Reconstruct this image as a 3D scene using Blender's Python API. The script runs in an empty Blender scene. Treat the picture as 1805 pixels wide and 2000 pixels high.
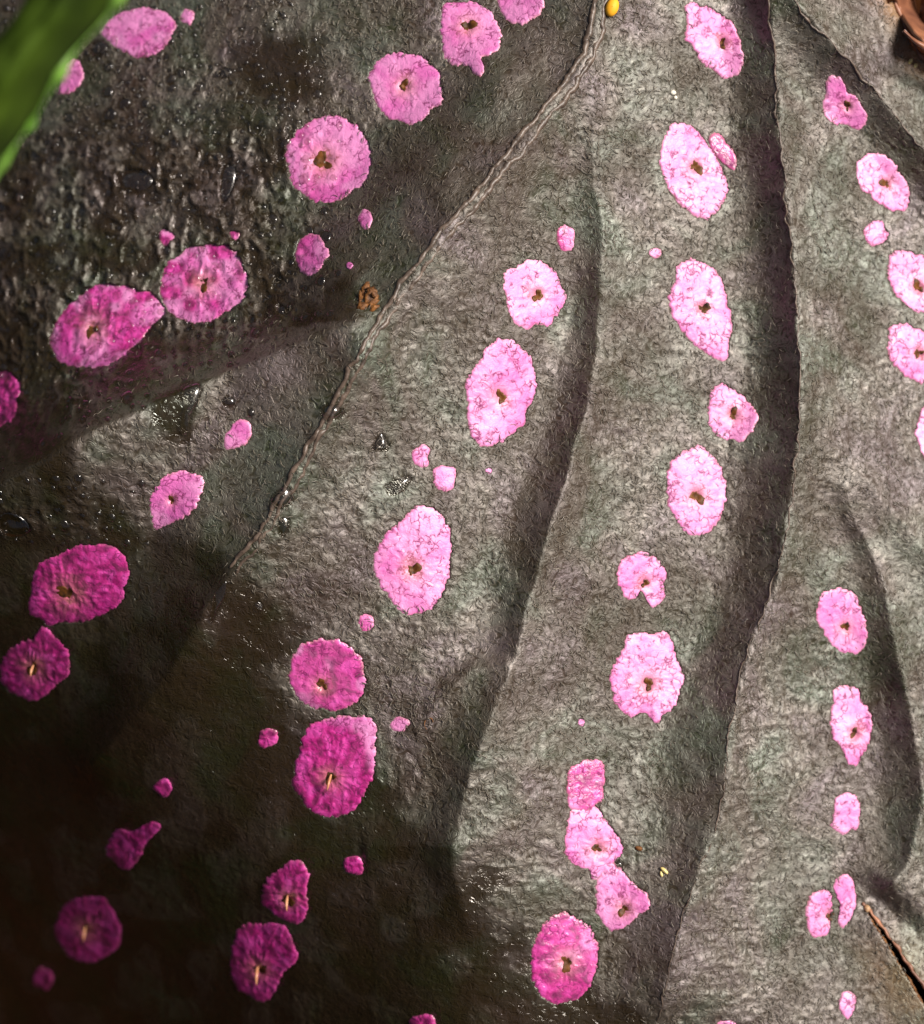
import bpy, math, random
import numpy as np
random.seed(7)
rng = np.random.default_rng(7)

# ------------------------------------------------------------------ camera, light, exposure
S = 5e-5                      # one photo pixel on the leaf = 0.05 mm  (frame is about 90 x 100 mm)
CAMH = 6000.0                 # camera height above the leaf plane, in those units (300 mm)
scene = bpy.context.scene
C = scene.collection
cam_d = bpy.data.cameras.new('camera'); cam = bpy.data.objects.new('camera', cam_d); C.objects.link(cam)
cam.location = (0, 0, CAMH * S)
cam_d.sensor_width = 36.0; cam_d.lens = 36.0 * CAMH / 2000.0
cam_d.clip_start = 0.005; cam_d.clip_end = 50
cam_d.dof.use_dof = True; cam_d.dof.focus_distance = CAMH * S - 0.0012; cam_d.dof.aperture_fstop = 23.0
scene.camera = cam

SUN_ZEN, SUN_AZ = 40.0, 24.0   # from the vertical; azimuth counter-clockwise from image right
w = bpy.data.worlds.new('World'); scene.world = w; w.use_nodes = True
wn = w.node_tree.nodes; wl = w.node_tree.links
bg = wn['Background']; sky = wn.new('ShaderNodeTexSky'); sky.sky_type = 'NISHITA'; sky.sun_disc = False
sky.sun_elevation = math.radians(90 - SUN_ZEN); sky.sun_rotation = math.radians(90 - SUN_AZ)
sky.dust_density = 6.0; sky.air_density = 1.0; sky.ozone_density = 1.0
wl.new(sky.outputs[0], bg.inputs[0]); bg.inputs[1].default_value = 0.05
sun_d = bpy.data.lights.new('sun', 'SUN'); sun_d.energy = 5.0; sun_d.angle = math.radians(20); sun_d.color = (1.0, 0.925, 0.85)
sun = bpy.data.objects.new('sun', sun_d); C.objects.link(sun)
sun.rotation_euler = (0, math.radians(SUN_ZEN), math.radians(SUN_AZ))
sun.location = (0.3, 0.1, 0.5)
vs = scene.view_settings
vs.view_transform = 'Standard'; vs.look = 'None'; vs.gamma = 1.0; vs.use_curve_mapping = False
vs.exposure = 0.40

# ------------------------------------------------------------------ numeric helpers
TAB = np.random.default_rng(99).random((6, 256, 256)).astype(np.float32)
def vn(x, y, wl_, seed=0):
    """smooth value noise 0..1, wavelength wl_ in pixels"""
    x = np.asarray(x, np.float64) / wl_ + 37.1 * seed; y = np.asarray(y, np.float64) / wl_ + 11.7 * seed
    xi = np.floor(x).astype(np.int64); yi = np.floor(y).astype(np.int64)
    fx = x - xi; fy = y - yi
    fx = fx * fx * (3 - 2 * fx); fy = fy * fy * (3 - 2 * fy)
    t = TAB[seed % 6]
    a = t[yi & 255, xi & 255]; b = t[yi & 255, (xi + 1) & 255]
    c = t[(yi + 1) & 255, xi & 255]; d = t[(yi + 1) & 255, (xi + 1) & 255]
    return (a * (1 - fx) + b * fx) * (1 - fy) + (c * (1 - fx) + d * fx) * fy
def sm(a, b, x):
    t = np.clip((x - a) / (b - a), 0, 1); return t * t * (3 - 2 * t)
def catmull(P, n=8, closed=False):
    P = np.asarray(P, float); m = len(P); out = []
    rngk = range(m if closed else m - 1)
    for i in rngk:
        if closed: p0, p1, p2, p3 = P[i - 1], P[i], P[(i + 1) % m], P[(i + 2) % m]
        else: p0, p1, p2, p3 = P[max(i - 1, 0)], P[i], P[i + 1], P[min(i + 2, m - 1)]
        for k in range(n):
            t = k / n
            out.append(0.5 * ((2 * p1) + (-p0 + p2) * t + (2 * p0 - 5 * p1 + 4 * p2 - p3) * t * t + (-p0 + 3 * p1 - 3 * p2 + p3) * t ** 3))
    if not closed: out.append(P[-1])
    return np.array(out)
def resample(P, step, closed=False):
    P = np.asarray(P, float)
    if closed: P = np.vstack([P, P[:1]])
    L = np.concatenate([[0], np.cumsum(np.hypot(*np.diff(P, axis=0).T))])
    n = max(6, int(round(L[-1] / step)))
    t = np.linspace(0, L[-1], n + 1)
    Q = np.stack([np.interp(t, L, P[:, 0]), np.interp(t, L, P[:, 1])], 1)
    return Q[:-1] if closed else Q
def inside(x, y, poly):
    r = np.zeros(x.shape, bool); n = len(poly); j = n - 1
    for i in range(n):
        xi, yi = poly[i]; xj, yj = poly[j]
        c = ((yi > y) != (yj > y)) & (x < (xj - xi) * (y - yi) / ((yj - yi) + 1e-9) + xi)
        r ^= c; j = i
    return r

# ------------------------------------------------------------------ the leaf's relief (all in photo pixels on the leaf plane)
def z_base(x, y):
    s = (x - 1000) * -0.75 + (y - 900) * 0.66
    z = -7.4e-4 * np.maximum(0, np.minimum(s, 1200) - 370) ** 2 - 1.23 * np.maximum(0, s - 1200)
    z = z - 0.20 * np.maximum(0, x - 760) * sm(760, 1150, x)
    z = z - 2.2e-4 * np.maximum(0, 620 - x) ** 2 * sm(1100, 300, y)
    dl = (x - 1160) * -.832 + (y - 60) * -.555
    z = z - 0.38 * np.maximum(0, dl - 60) * sm(0, 260, dl) * sm(-40, 200, (955 - 0.45 * x) - y)
    return z
def P(pts):
    """photo pixel -> point of the leaf that the camera sees there (its distance comes from the leaf's own relief)"""
    p = np.atleast_2d(np.asarray(pts, float)); c = np.array([902.5, 1000.0]); q = p.copy()
    for _ in range(12):
        q = c + (p - c) * (1 - z_base(q[:, 0], q[:, 1]) / CAMH)[:, None]
    return q
VEINS = [  # path, dark-side width (start, mid, end), height (start, mid, end), length of the far slope, cord radius
    dict(p=[(1190,-420),(1180,-120),(1162,60),(1138,135),(1060,240),(960,362),(880,455),(810,548),(745,640),(692,740),(642,830),(572,950),(503,1062),(440,1140),(362,1270),(262,1400),(120,1560)],
         w=(150, 270, 120), h=(70, 135, 40), L=190, r=8.5),
    dict(p=[(752,600),(690,640),(600,672),(470,722),(350,775),(220,835),(110,893),(0,955),(-160,1040),(-330,1130)], w=(60, 185, 195), h=(30, 150, 160), L=170, r=0),
    dict(p=[(1150,150),(1155,300),(1168,450),(1168,600),(1150,760),(1125,850),(1090,965),(1052,1090),(1022,1210),(1000,1295),(945,1430),(905,1560),(880,1660),(900,1760),(935,1860)], w=(40, 95, 95), h=(8, 86, 22), L=160, r=0),
    dict(p=[(1440,-420),(1480,-150),(1492,0),(1505,150),(1520,340),(1540,560),(1552,760),(1540,930),(1505,1130),(1450,1280),(1418,1430),(1400,1570),(1345,1740),(1300,1900),(1280,2060)], w=(70, 125, 130), h=(54, 104, 50), L=170, r=3.2),
    dict(p=[(1450,-330),(1490,-120),(1535,15),(1612,100),(1690,180),(1760,265),(1825,345),(1900,470)], w=(60, 84, 80), h=(38, 72, 55), L=170, r=4.0),
    dict(p=[(1625,900),(1645,980),(1692,1070),(1722,1180),(1752,1310),(1778,1430),(1788,1550),(1765,1670),(1705,1755)], w=(50, 90, 95), h=(10, 66, 60), L=150, r=0),
    dict(p=[(1566,850),(1640,905),(1720,985),(1800,1080),(1880,1190)], w=(60, 110, 110), h=(6, 34, 34), L=130, r=0),
    dict(p=[(1002,1290),(940,1305),(890,1335),(835,1392),(800,1440)], w=(34, 44, 34), h=(7, 20, 5), L=70, r=0),
    dict(p=[(1690,1768),(1722,1812),(1765,1872),(1808,1940),(1900,2070)], w=(60, 130, 150), h=(4, 34, 60), L=160, r=0),
    dict(p=[(1010,1600),(930,1640),(820,1650),(700,1655)], w=(70, 90, 70), h=(6, 26, 6), L=90, r=0),
]
for v in VEINS:
    v['q'] = resample(catmull(P(v['p']), 8), 22)
def vein_height(x, y):
    z = np.zeros(x.shape); strip = np.zeros(x.shape)
    for v in VEINS:
        q = v['q']; n = len(q); wm = max(v['w']); R = v['L'] * 4
        box = (x > q[:, 0].min() - R) & (x < q[:, 0].max() + R) & (y > q[:, 1].min() - R) & (y < q[:, 1].max() + R)
        if not box.any(): continue
        xs, ys = x[box], y[box]
        best = np.full(xs.shape, 1e12); sd = np.zeros(xs.shape); tt = np.zeros(xs.shape)
        for i in range(n - 1):
            a, b = q[i], q[i + 1]; d = b - a; L2 = d @ d; L = math.sqrt(L2)
            t = np.clip(((xs - a[0]) * d[0] + (ys - a[1]) * d[1]) / L2, 0, 1)
            ex = xs - a[0] - t * d[0]; ey = ys - a[1] - t * d[1]
            D = ex * ex + ey * ey; m = D < best
            best[m] = D[m]; tt[m] = (i + t[m]) / (n - 1)
            sg = (xs * d[1] - ys * d[0] - a[0] * d[1] + a[1] * d[0])
            sd[m] = np.sign(sg[m])
        d = np.sqrt(best) * sd
        d = d + (vn(xs, ys, 55, 2) - 0.5) * 9 + (vn(xs, ys, 16, 3) - 0.5) * 3
        wv = np.interp(tt, [0, .5, 1], v['w']) * (0.8 + 0.4 * vn(xs, ys, 140, 1)); hv = np.interp(tt, [0, .5, 1], v['h'])
        fl = np.clip(1 + d / wv, 0, 1)
        left = fl * (0.35 + 0.65 * fl)
        right = np.exp(-np.maximum(d, 0) / v['L'])
        rw = 7.0; f = np.where(d < 0, left, right); f = f - 0.02 * np.exp(-(d / rw) ** 2)
        ends = sm(0, 0.06, tt) * sm(1.0, 0.94, tt)
        fade = np.exp(-np.maximum(0, np.abs(d) - wv) / 400)
        # beyond the ends of the line the fold dies out
        z[box] += hv * f * ends * fade
        strip[box] = np.maximum(strip[box], np.where(d < 0, sm(0.02, 0.3, fl), sm(6, 0, d)) * ends * sm(8, 40, hv))
    return z, strip
def z_mid(x, y):
    wx = x + 40 * (vn(x, y, 130, 4) - .5); wy = y + 40 * (vn(x, y, 130, 5) - .5)
    return 15 * (vn(wx, wy, 170, 0) - .5) + 3.6 * (vn(wx, wy, 64, 1) - .5) + 1.3 * (vn(wx, wy, 31, 2) - .5)
def axis(lo, hi, a, b, st=3.4):
    fine = np.arange(a, b + st, st); L = [fine[0]]; d = st
    while L[-1] > lo: d *= 1.12; L.append(L[-1] - d)
    R_ = [fine[-1]]; d = st
    while R_[-1] < hi: d *= 1.12; R_.append(R_[-1] + d)
    return np.concatenate([np.array(L[:0:-1]), fine, np.array(R_[1:])])
AX, AY = axis(-720, 2000, -75, 1875), axis(-780, 2360, -60, 2075)
GX, GY = np.meshgrid(AX, AY)
VH, STRIP = vein_height(GX.ravel(), GY.ravel())
ZG = z_base(GX, GY) + VH.reshape(GX.shape) + z_mid(GX, GY); STRIP = STRIP.reshape(GX.shape)
def lookup(G, x, y):
    x = np.clip(np.asarray(x, float), AX[0], AX[-1] - 1e-6); y = np.clip(np.asarray(y, float), AY[0], AY[-1] - 1e-6)
    i = np.clip(np.searchsorted(AX, x, 'right') - 1, 0, len(AX) - 2); j = np.clip(np.searchsorted(AY, y, 'right') - 1, 0, len(AY) - 2)
    u = (x - AX[i]) / (AX[i + 1] - AX[i]); v = (y - AY[j]) / (AY[j + 1] - AY[j])
    return (G[j, i] * (1 - u) + G[j, i + 1] * u) * (1 - v) + (G[j + 1, i] * (1 - u) + G[j + 1, i + 1] * u) * v
def Z(x, y): return lookup(ZG, x, y)
def micro(x, y):
    wx = x + 11 * (vn(x, y, 17, 3) - .5); wy = y + 11 * (vn(x, y, 17, 4) - .5)
    a = vn(wx, wy, 19, 5); b = vn(wx, wy, 10.5, 2)
    return 2.5 * (1 - np.abs(2 * a - 1)) ** 1.6 + 1.5 * (1 - np.abs(2 * b - 1)) ** 1.6
def W(x, y, z):
    x = np.asarray(x, float); y = np.asarray(y, float); z = np.asarray(z, float)
    return np.stack([(x - 902.5) * S, (1000 - y) * S, z * S], -1)

# ------------------------------------------------------------------ mesh helpers
def mesh_obj(name, co, faces, mat, parent=None, smooth=True, attrs=None):
    me = bpy.data.meshes.new(name)
    co = np.asarray(co, np.float32).reshape(-1, 3); faces = np.asarray(faces, np.int32)
    k = faces.shape[1]
    me.vertices.add(len(co)); me.vertices.foreach_set('co', co.ravel())
    me.loops.add(faces.size); me.loops.foreach_set('vertex_index', faces.ravel())
    me.polygons.add(len(faces)); me.polygons.foreach_set('loop_start', np.arange(0, faces.size, k, dtype=np.int32))
    me.polygons.foreach_set('use_smooth', np.full(len(faces), smooth))
    me.update(calc_edges=True); me.validate()
    for an, av in (attrs or {}).items():
        a = me.attributes.new(an, 'FLOAT', 'POINT'); a.data.foreach_set('value', np.asarray(av, np.float32).ravel())
    me.materials.append(mat)
    o = bpy.data.objects.new(name, me); C.objects.link(o)
    if parent: o.parent = parent
    return o
def empty(name, loc=(0, 0, 0)):
    o = bpy.data.objects.new(name, None); C.objects.link(o); o.location = loc; o.empty_display_size = 0.005; return o
def tag(o, label=None, cat=None, group=None, kind=None):
    if label: o['label'] = label
    if cat: o['category'] = cat
    if group: o['group'] = group
    if kind: o['kind'] = kind
    return o
def parent_keep(o, p):
    o.parent = p; o.matrix_parent_inverse = p.matrix_basis.inverted() if p.type == 'EMPTY' else p.matrix_basis.inverted()
def tube(pts, rad, seg=6):
    """pts Nx3 world, rad N -> verts, quads (closed by pinching ends)"""
    pts = np.asarray(pts, float); n = len(pts)
    t = np.gradient(pts, axis=0); t /= np.linalg.norm(t, axis=1)[:, None] + 1e-12
    up = np.array([0.13, 0.21, 0.97]); a = np.cross(t, up); a /= np.linalg.norm(a, axis=1)[:, None] + 1e-12
    b = np.cross(a, t); ang = np.linspace(0, 2 * np.pi, seg, endpoint=False)
    V = pts[:, None] + (a[:, None] * np.cos(ang)[None, :, None] + b[:, None] * np.sin(ang)[None, :, None]) * np.asarray(rad)[:, None, None]
    i, j = np.meshgrid(np.arange(n - 1), np.arange(seg), indexing='ij'); j2 = (j + 1) % seg
    F = np.stack([i * seg + j, (i + 1) * seg + j, (i + 1) * seg + j2, i * seg + j2], -1).reshape(-1, 4)
    return V.reshape(-1, 3), F
def polar(outline, centre, rings, power=1.0):
    """rings of the outline shrunk to the centre; returns x,y,f and quads"""
    n = len(outline); fs = (np.linspace(0.03, 1, rings)) ** power
    X = centre[0] + fs[:, None] * (outline[None, :, 0] - centre[0]); Y = centre[1] + fs[:, None] * (outline[None, :, 1] - centre[1])
    F = np.repeat(fs[:, None], n, 1)
    i, j = np.meshgrid(np.arange(rings - 1), np.arange(n), indexing='ij'); j2 = (j + 1) % n
    Q = np.stack([i * n + j, i * n + j2, (i + 1) * n + j2, (i + 1) * n + j], -1).reshape(-1, 4)
    x, y, f = X.ravel(), Y.ravel(), F.ravel()
    # close the tiny hole with a folded fan of quads
    h = n // 2
    cap = np.array([[k, n - 1 - k, n - 2 - k, k + 1] for k in range(h - 1)], int)
    if len(cap): Q = np.vstack([Q, cap])
    return x, y, f, Q
def orient_up(co, F):
    a = co[F[:, 0]]; nz = np.cross(co[F[:, 1]] - a, co[F[:, 2]] - a)[:, 2].sum()
    return F if nz > 0 else F[:, ::-1]

# ------------------------------------------------------------------ materials
def mat(name):
    m = bpy.data.materials.new(name); m.use_nodes = True
    return m, m.node_tree.nodes, m.node_tree.links, m.node_tree.nodes['Principled BSDF']
def ramp(N, stops):
    r = N.new('ShaderNodeValToRGB'); e = r.color_ramp.elements
    while len(e) < len(stops): e.new(0.5)
    for k, (p, c) in enumerate(stops): e[k].position = p; e[k].color = (*c, 1)
    return r
def noise(N, L, scale, detail=3, dist=0.0, rough=.5, coord=None):
    n = N.new('ShaderNodeTexNoise'); n.inputs['Scale'].default_value = scale; n.inputs['Detail'].default_value = detail
    n.inputs['Distortion'].default_value = dist; n.inputs['Roughness'].default_value = rough
    if coord: L.new(coord, n.inputs['Vector'])
    return n
def mixc(N, L, fac, a, b, blend='MIX'):
    m = N.new('ShaderNodeMix'); m.data_type = 'RGBA'; m.blend_type = blend
    for sock, v in ((m.inputs[0], fac), (m.inputs[6], a), (m.inputs[7], b)):
        if hasattr(v, 'is_linked') or hasattr(v, 'links'): L.new(v, sock)
        elif isinstance(v, (int, float)): sock.default_value = v
        else: sock.default_value = (*v, 1)
    return m.outputs[2]
def math_(N, L, op, a, b=None, c=None):
    m = N.new('ShaderNodeMath'); m.operation = op
    for k, v in enumerate((a, b, c)):
        if v is None: continue
        if isinstance(v, (int, float)): m.inputs[k].default_value = v
        else: L.new(v, m.inputs[k])
    return m.outputs[0]
def attr(N, name):
    a = N.new('ShaderNodeAttribute'); a.attribute_name = name; return a.outputs['Fac']

def leaf_material():
    m, N, L, B = mat('leaf_skin')
    tc = N.new('ShaderNodeTexCoord').outputs['Object']
    n1 = noise(N, L, 110, 5, 0.8, coord=tc); n2 = noise(N, L, 420, 3, 0.3, coord=tc); n3 = noise(N, L, 1250, 2.5, 1.3, coord=tc)
    n4 = noise(N, L, 230, 4, 1.0, coord=tc)
    ridge = math_(N, L, 'SUBTRACT', 1.0, math_(N, L, 'ABSOLUTE', math_(N, L, 'MULTIPLY_ADD', n3.outputs[0], 5.0, -2.5)))
    ridge = math_(N, L, 'MAXIMUM', ridge, 0.0)
    r1 = ramp(N, [(0.36, (0.032, 0.019, 0.012)), (0.50, (0.028, 0.020, 0.010)), (0.62, (0.021, 0.025, 0.009))]); L.new(n1.outputs[0], r1.inputs[0])
    r2 = ramp(N, [(0.40, (0, 0, 0)), (0.70, (1, 1, 1))]); L.new(n4.outputs[0], r2.inputs[0])
    c = mixc(N, L, math_(N, L, 'MULTIPLY', r2.outputs[0], 0.7), r1.outputs[0], (0.036, 0.023, 0.016))
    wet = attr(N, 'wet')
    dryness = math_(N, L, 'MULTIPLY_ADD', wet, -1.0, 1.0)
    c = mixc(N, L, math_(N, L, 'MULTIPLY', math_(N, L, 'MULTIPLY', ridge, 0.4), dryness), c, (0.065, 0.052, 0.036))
    c = mixc(N, L, math_(N, L, 'MULTIPLY', wet, 0.6), c, (0.014, 0.009, 0.003))  # wet skin; on the drooping end this dark colour also stands for shade
    dry = attr(N, 'dry'); c = mixc(N, L, dry, c, (0.30, 0.17, 0.075))
    L.new(c, B.inputs['Base Color'])
    rr = math_(N, L, 'MULTIPLY_ADD', n4.outputs[0], 0.25, 0.42)
    rr = math_(N, L, 'MULTIPLY_ADD', wet, -0.42, rr); L.new(rr, B.inputs['Roughness'])
    n6 = noise(N, L, 75, 5, 1.2, rough=.6, coord=tc); smoke = ramp(N, [(0.38, (0.16, .16, .16)), (0.60, (1, 1, 1))]); L.new(n6.outputs[0], smoke.inputs[0])
    L.new(math_(N, L, 'MULTIPLY', math_(N, L, 'MULTIPLY', smoke.outputs[0], math_(N, L, 'MULTIPLY_ADD', ridge, 0.9, 0.25)), math_(N, L, 'MULTIPLY_ADD', wet, -1.0, 1.0)), B.inputs['Coat Weight']); B.inputs['Coat Roughness'].default_value = 0.6; B.inputs['Coat IOR'].default_value = 1.7
    sp = math_(N, L, 'MULTIPLY_ADD', ridge, 0.9, 0.35)
    sp = math_(N, L, 'MULTIPLY', sp, math_(N, L, 'MULTIPLY_ADD', wet, -0.3, 1.0)); sp = math_(N, L, 'MULTIPLY', sp, math_(N, L, 'MULTIPLY_ADD', smoke.outputs[0], .55, .5)); L.new(sp, B.inputs['Specular IOR Level'])
    rt = ramp(N, [(0.34, (1.0, .91, .97)), (0.48, (1.0, .95, .90)), (0.64, (.90, .97, .89))]); L.new(n1.outputs[0], rt.inputs[0])
    L.new(rt.outputs[0], B.inputs['Specular Tint']); L.new(rt.outputs[0], B.inputs['Coat Tint'])
    b = N.new('ShaderNodeBump'); b.inputs['Strength'].default_value = 0.8; b.inputs['Distance'].default_value = 0.00010
    hgt = math_(N, L, 'MULTIPLY', math_(N, L, 'ADD', ridge, n3.outputs[0]), math_(N, L, 'MULTIPLY_ADD', wet, -0.35, 1.0))
    L.new(hgt, b.inputs['Height']); L.new(b.outputs[0], B.inputs['Normal'])
    return m
def spot_material(name, pale, deep):
    m, N, L, B = mat(name)
    tc = N.new('ShaderNodeTexCoord').outputs['Object']
    warp = noise(N, L, 1300, 3, 0, coord=tc)
    va = N.new('ShaderNodeVectorMath'); va.operation = 'SCALE'; L.new(warp.outputs[1], va.inputs[0]); va.inputs['Scale'].default_value = 0.0014
    vb = N.new('ShaderNodeVectorMath'); vb.operation = 'ADD'; L.new(tc, vb.inputs[0]); L.new(va.outputs[0], vb.inputs[1])
    vo = N.new('ShaderNodeTexVoronoi'); vo.feature = 'DISTANCE_TO_EDGE'; vo.inputs['Scale'].default_value = 1350; L.new(vb.outputs[0], vo.inputs['Vector'])
    cr = ramp(N, [(0.0, (1, 1, 1)), (0.15, (0, 0, 0))]); L.new(vo.outputs[0], cr.inputs[0])
    n1 = noise(N, L, 260, 4, 0.6, coord=tc); n2 = noise(N, L, 2400, 3, 1.2, coord=tc); n5 = noise(N, L, 1000, 2, 0.5, coord=tc)
    gate = ramp(N, [(0.44, (0, 0, 0)), (0.60, (1, 1, 1))]); L.new(n1.outputs[0], gate.inputs[0])
    dash = ramp(N, [(0.45, (0, 0, 0)), (0.60, (1, 1, 1))]); L.new(n5.outputs[0], dash.inputs[0])
    crack = math_(N, L, 'MULTIPLY', math_(N, L, 'MULTIPLY', cr.outputs[0], dash.outputs[0]), 1.0)
    c = mixc(N, L, math_(N, L, 'MULTIPLY_ADD', gate.outputs[0], 0.7, math_(N, L, 'MULTIPLY', n2.outputs[0], 0.35)), pale, deep)
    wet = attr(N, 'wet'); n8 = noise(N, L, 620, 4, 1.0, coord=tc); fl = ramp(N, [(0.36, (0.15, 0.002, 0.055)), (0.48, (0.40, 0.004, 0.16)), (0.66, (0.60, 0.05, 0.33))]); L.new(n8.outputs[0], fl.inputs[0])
    c = mixc(N, L, math_(N, L, 'MULTIPLY', wet, .9), c, fl.outputs[0])  # wet spot colour; on the drooping end it includes painted shade
    c = mixc(N, L, crack, c, (0.17, 0.02, 0.09)); gloss = math_(N, L, 'MULTIPLY_ADD', crack, -0.9, 1.0); coat = math_(N, L, 'MULTIPLY', gloss, math_(N, L, 'MULTIPLY_ADD', wet, -.7, 1.0))
    c = mixc(N, L, attr(N, 'heart'), c, (0.55, 0.22, 0.16))
    rimf = attr(N, 'rim'); c = mixc(N, L, rimf, c, (0.60, 0.30, 0.28))
    fe = math_(N, L, 'MULTIPLY', math_(N, L, 'ADD', math_(N, L, 'MULTIPLY_ADD', n2.outputs[0], 1.3, -1.18), rimf), 3.5); fe = math_(N, L, 'MINIMUM', math_(N, L, 'MAXIMUM', fe, 0.0), 0.9)
    c = mixc(N, L, fe, c, (0.05, 0.036, 0.026))
    L.new(c, B.inputs['Base Color'])
    L.new(math_(N, L, 'MULTIPLY_ADD', wet, -.22, math_(N, L, 'MULTIPLY_ADD', n1.outputs[0], 0.2, 0.42)), B.inputs['Roughness'])
    L.new(math_(N, L, 'MULTIPLY', gloss, 0.65), B.inputs['Specular IOR Level']); L.new(coat, B.inputs['Coat Weight']); B.inputs['Coat Roughness'].default_value = 0.56; B.inputs['Coat IOR'].default_value = 1.54; B.inputs['Coat Tint'].default_value = (1, .97, 1, 1)
    hh = math_(N, L, 'ADD', math_(N, L, 'MULTIPLY', math_(N, L, 'MINIMUM', vo.outputs[0], 0.2), 0.8), math_(N, L, 'MULTIPLY', n2.outputs[0], 0.5))
    b = N.new('ShaderNodeBump'); b.inputs['Strength'].default_value = 0.5; b.inputs['Distance'].default_value = 0.0002
    L.new(hh, b.inputs['Height']); L.new(b.outputs[0], B.inputs['Normal'])
    return m
def simple(name, c1, c2, scale, rough=.5, spec=.5, bump=0.0, bdist=1e-4, sss=0.0):
    m, N, L, B = mat(name); tc = N.new('ShaderNodeTexCoord').outputs['Object']
    n = noise(N, L, scale, 4, 0.5, coord=tc)
    r = ramp(N, [(0.32, c1), (0.68, c2)]); L.new(n.outputs[0], r.inputs[0]); L.new(r.outputs[0], B.inputs['Base Color'])
    B.inputs['Roughness'].default_value = rough; B.inputs['Specular IOR Level'].default_value = spec
    if bump:
        b = N.new('ShaderNodeBump'); b.inputs['Strength'].default_value = bump; b.inputs['Distance'].default_value = bdist
        L.new(n.outputs[0], b.inputs['Height']); L.new(b.outputs[0], B.inputs['Normal'])
    return m
def water_material(name, rough, ior):
    m, N, L, B = mat(name); out = N['Material Output']; N.remove(B)
    t = N.new('ShaderNodeBsdfTransparent'); t.inputs[0].default_value = (0.90, 0.88, 0.86, 1)
    g = N.new('ShaderNodeBsdfGlossy'); g.inputs['Roughness'].default_value = rough
    lw = N.new('ShaderNodeLayerWeight'); lw.inputs[0].default_value = 0.5; f0 = ((ior - 1) / (ior + 1)) ** 2
    fr = math_(N, L, 'MULTIPLY_ADD', math_(N, L, 'POWER', lw.outputs['Facing'], 3.6), 1 - f0, f0)
    mx = N.new('ShaderNodeMixShader'); L.new(fr, mx.inputs[0]); L.new(t.outputs[0], mx.inputs[1]); L.new(g.outputs[0], mx.inputs[2])
    L.new(mx.outputs[0], out.inputs[0]); return m
M = dict(
    leaf=leaf_material(),
    spot=spot_material('pink_spot_skin', (0.64, 0.235, 0.47), (0.54, 0.085, 0.34)),
    vein=simple('vein_skin', (0.040, 0.026, 0.018), (0.13, 0.092, 0.068), 1100, .45, .6, .6, 2e-4),
    pit=simple('pit_skin', (0.016, 0.008, 0.004), (0.15, 0.055, 0.010), 1300, .55, .25, .5, 2e-4),
    hair=simple('hair_skin', (0.085, 0.07, 0.05), (0.20, 0.17, 0.13), 300, .38, .8),
    pithair=simple('pit_hair_skin', (0.40, 0.14, 0.06), (0.55, 0.28, 0.15), 700, .35, .5),
    water=water_material('water', 0.17, 1.75), clear=water_material('clear_water', 0.14, 1.8),
    seed=simple('seed_skin', (0.70, 0.30, 0.01), (0.78, 0.38, 0.02), 300, .6, .35, .4, 2e-4),
    fluff=simple('fluff_skin', (0.65, 0.6, 0.48), (0.75, 0.7, 0.6), 300, .6, .3),
    crumb=simple('crumb_skin', (0.05, 0.018, 0.005), (0.22, 0.085, 0.016), 1400, .6, .4, .8, 3e-4),
    speck=simple('speck_skin', (0.55, 0.42, 0.13), (0.72, 0.60, 0.28), 900, .5, .4),
    dry=simple('dry_leaf_skin', (0.10, 0.035, 0.02), (0.34, 0.14, 0.07), 160, .5, .6, .7, 8e-4),
    tan=simple('tan_leaf_skin', (0.30, 0.17, 0.08), (0.48, 0.30, 0.17), 200, .5, .5, .7, 8e-4),
    rust=simple('rust_leaf_skin', (0.016, 0.004, 0.002), (0.055, 0.018, 0.005), 110, .9, .05, .6, 8e-4),
    soil=simple('soil_skin', (0.010, 0.006, 0.004), (0.05, 0.028, 0.016), 130, .8, .2, 1.0, 4e-3),
    green=simple('green_leaf_skin', (0.010, 0.020, 0.002), (0.040, 0.072, 0.004), 110, .75, .12, .5, 5e-4),
    lime=simple('green_leaf_lit_edge_skin', (0.08, 0.20, 0.015), (0.20, 0.38, 0.06), 200, .45, .4, .4, 5e-4),
    shade=simple('sky_blocker_skin', (0.006, 0.006, 0.003), (0.016, 0.014, 0.006), 90, .7, .1, .3, 5e-4),
    stem=simple('stem_skin', (0.09, 0.05, 0.03), (0.16, 0.10, 0.05), 200, .5, .4),
)

# ------------------------------------------------------------------ the ground below
GZ = -0.075
def ground():
    n = 61; g = np.linspace(-1, 1, n); g = np.sign(g) * np.abs(g) ** 2 * 0.9
    X, Y = np.meshgrid(g, g); z = GZ + 0.006 * (vn(X * 4000, Y * 4000, 90, 2) - .5)
    i, j = np.meshgrid(np.arange(n - 1), np.arange(n - 1), indexing='ij')
    F = np.stack([i * n + j, i * n + j + 1, (i + 1) * n + j + 1, (i + 1) * n + j], -1).reshape(-1, 4)
    tag(mesh_obj('ground', np.stack([X, Y, z], -1), F, M['soil']), kind='structure')
ground()

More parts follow.
